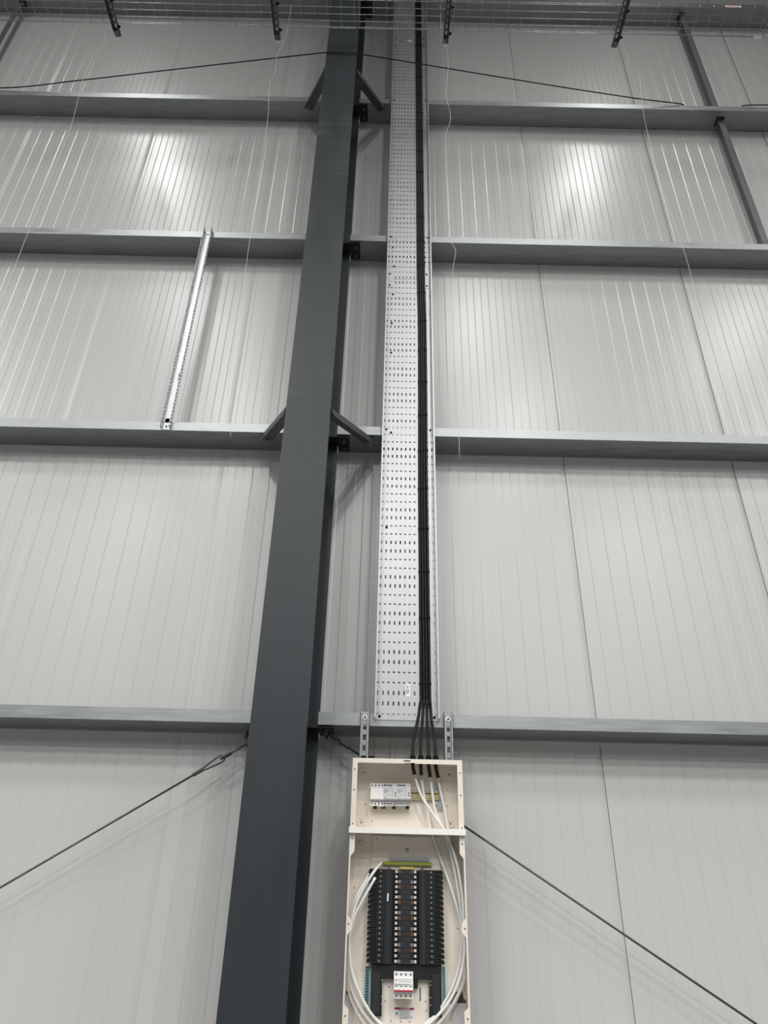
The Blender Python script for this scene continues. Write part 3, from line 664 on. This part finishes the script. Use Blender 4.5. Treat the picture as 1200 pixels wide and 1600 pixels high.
# ------------------------------------------------------------------ wire mesh basket overhead
BZ, BN, BD = 7.470, 2.662, 2.852
NW = 5
def basket(x0, label):
    t = thing('mesh_basket', label, 'cable basket', (x0, (BN+BD)/2, BZ), 'overhead mesh basket sections')
    for k in range(NW):
        y = BN+(BD-BN)*k/(NW-1); MB().tube([(x0+.004, y, BZ), (x0+2.996, y, BZ)], .0024, 6).build('long_wire', M['wire'], t)
    for y in (BN-.002, BD+.002):
        MB().tube([(x0+.004, y, BZ+.020), (x0+2.996, y, BZ+.020)], .0024, 6).build('long_wire', M['wire'], t)
    yy = BN-.004, BD+.004
    b = MB(); b.tube([(x0+.02, yy[0], BZ+.031), (x0+.02, yy[0], BZ+.006), (x0+.02, yy[0]+.004, BZ+.0045), (x0+.02, yy[1]-.004, BZ+.0045), (x0+.02, yy[1], BZ+.006), (x0+.02, yy[1], BZ+.031)], .0021, 6)
    w0 = b.build('cross_wire', M['wire'], t)
    for k in range(1, 31):
        c = w0.copy(); C.objects.link(c); c.parent = t; c.location = (.0987*k if k < 30 else 2.96, 0, 0)
    return t
basket(-3.293, 'wire mesh cable basket overhead, section left of the column')
bk = basket(-.293, 'wire mesh cable basket overhead, section crossing the tray')
basket(2.707, 'wire mesh cable basket overhead, short end at the right edge')
q = Vector((2.43, BN-.0075, BZ+.012)); st = MB().box(q-Vector((.055, .0008, .014)), q+Vector((.055, 0, .014))).build('sticker', M['paper'], bk)
b = MB(); b.box(q+Vector((-.05, -.0014, -.010)), q+Vector((.05, -.0008, -.006))); b.box(q+Vector((-.05, -.0014, .004)), q+Vector((.05, -.0008, .010))); b.build('print', M['red'], st)
q = Vector((2.69, BD, BZ-.0035)); b = MB()
for k in range(3): b.box((q.x-.03+.022*k, BD-.010, BZ-.007), (q.x-.014+.022*k, BD+.010, BZ-.003))
b.build('coupler', M['white'], bk)

# hanger arms under the basket
def hanger(x, label):
    t = thing('basket_hanger', label, 'hanger', (x, 2.80, BZ-.03), 'hanger arms under the mesh basket')
    y0, y1, zt_ = 2.60, 2.940, BZ-.0032
    b = MB(); holed(b, -.0205, .0205, y0, y1, [(y0+.04+.045*k, .026, [(0, .012)]) for k in range(6)], lambda u, v: (x+u, v, zt_-.0012))
    solid(b.build('slotted_top', M['galv_d'], t), .002)
    for s in (-1, 1):
        MB().prism([(x+s*.0205, y0, zt_-.0025), (x+s*.0205, y0, zt_-.040), (x+s*.0205, 2.87, zt_-.040), (x+s*.0205, y1, zt_-.012), (x+s*.0205, y1, zt_-.0025)], (-s*.002, 0, 0)).build('side_plate', M['galv_d'], t)
    for yy in (2.685, 2.862):
        MB().lathe((x+.030, yy, zt_-.022), (1, 0, 0), [(.011, -.009), (.011, .004), (.005, .004), (.005, .012), (0, .012)], 8).build('fixing', M['tie'], t)
    MB().prism([(x-.0185, y1-.05, zt_-.033), (x+.0185, y1-.05, zt_-.033), (x+.012, y1, zt_-.013), (x-.012, y1, zt_-.013)], (0, 0, -.002)).build('end_plate', M['galv_d'], t)
    MB().box((x-.013, y1, zt_-.016), (x+.013, y1+.016, zt_-.0125)).build('end_tab', M['white'], t)
hanger(-2.10, 'steel hanger arm under the basket, leftmost of four')
hanger(-.895, 'steel hanger arm under the basket just left of the column')
hanger(.372, 'steel hanger arm under the basket just right of the cable tray')
hanger(1.645, 'steel hanger arm under the basket, rightmost of four')

# strings dangling from the hangers
def dangling(pts, label, d=2.868):
    t = MB().tube(spline([at(*q, d) for q in pts], 5), .0011, 6).build('dangling_string', M['string'])
    tag(t, label, 'string', 'white strings hanging from the basket')
dangling([(168, 40), (163, 56), (166, 70), (158, 74), (147, 84), (141, 98), (133, 116), (126, 138), (110, 200), (78, 280), (46, 358), (20, 425), (-8, 500)], 'white string dangling from the basket at the far left')
dangling([(455, 8), (452, 30), (447, 54), (438, 76), (433, 86), (431, 100), (430, 112), (424, 124), (421, 136), (418, 190), (411, 235), (391, 370), (382, 433), (362, 560), (355, 625), (355, 645), (361, 682)], 'white string dangling left of the column')
dangling([(688, 8), (690, 52), (697, 72), (700, 92), (700, 110), (697, 146), (703, 175), (703, 192), (696, 216), (698, 290), (701, 345), (705, 376), (712, 392), (709, 412), (706, 450), (710, 560), (716, 640), (718, 716)], 'white string dangling right of the cable tray')
dangling([(968, 54), (972, 70), (980, 86), (981, 103), (986, 111), (993, 106), (999, 112), (1001, 140), (1008, 190), (1030, 280), (1058, 360), (1077, 420), (1094, 500)], 'white string dangling at the right, from the fourth hanger')

# black cable strung across the column
a_, c_ = Vector((-3.30, RF-.006, 7.53)), Vector((2.36, RF-.006, 7.525))
pts = [(-4.8, RF-.004, 7.516), tuple(a_)]
for px_, d_ in ((120, 3.29), (250, 3.18), (400, 3.04), (480, 2.955)): pts.append(tuple(at(px_, {120: 126, 250: 111, 400: 94, 480: 85.2}[px_], d_)))
for px_, py_ in ((505, 82.5), (530, 82.3), (557, 84)): pts.append(tuple(at(px_, py_, CF-.008)))
for px_, py_, d_ in ((600, 90.5, 2.985), (700, 107, 3.09), (800, 123.5, 3.18), (900, 139.5, 3.27), (1000, 154.5, 3.35)): pts.append(tuple(at(px_, py_, d_)))
pts += [(2.31, RF-.010, 7.521), (2.36, RF+.012, 7.5225), (2.45, RF+.022, 7.485), (2.70, RF+.022, 7.482), (2.82, RF+.014, 7.521), (2.88, RF-.010, 7.522), (3.4, RF-.008, 7.535), (4.8, RF-.008, 7.52)]
o = MB().tube(spline(pts, 5), .0046, 8).build('strung_cable', M['cable'])
tag(o, 'single black cable strung over the front of the column near the top', 'cable')

for o in list(bpy.data.objects):
    if '_org' in o: del o['_org']
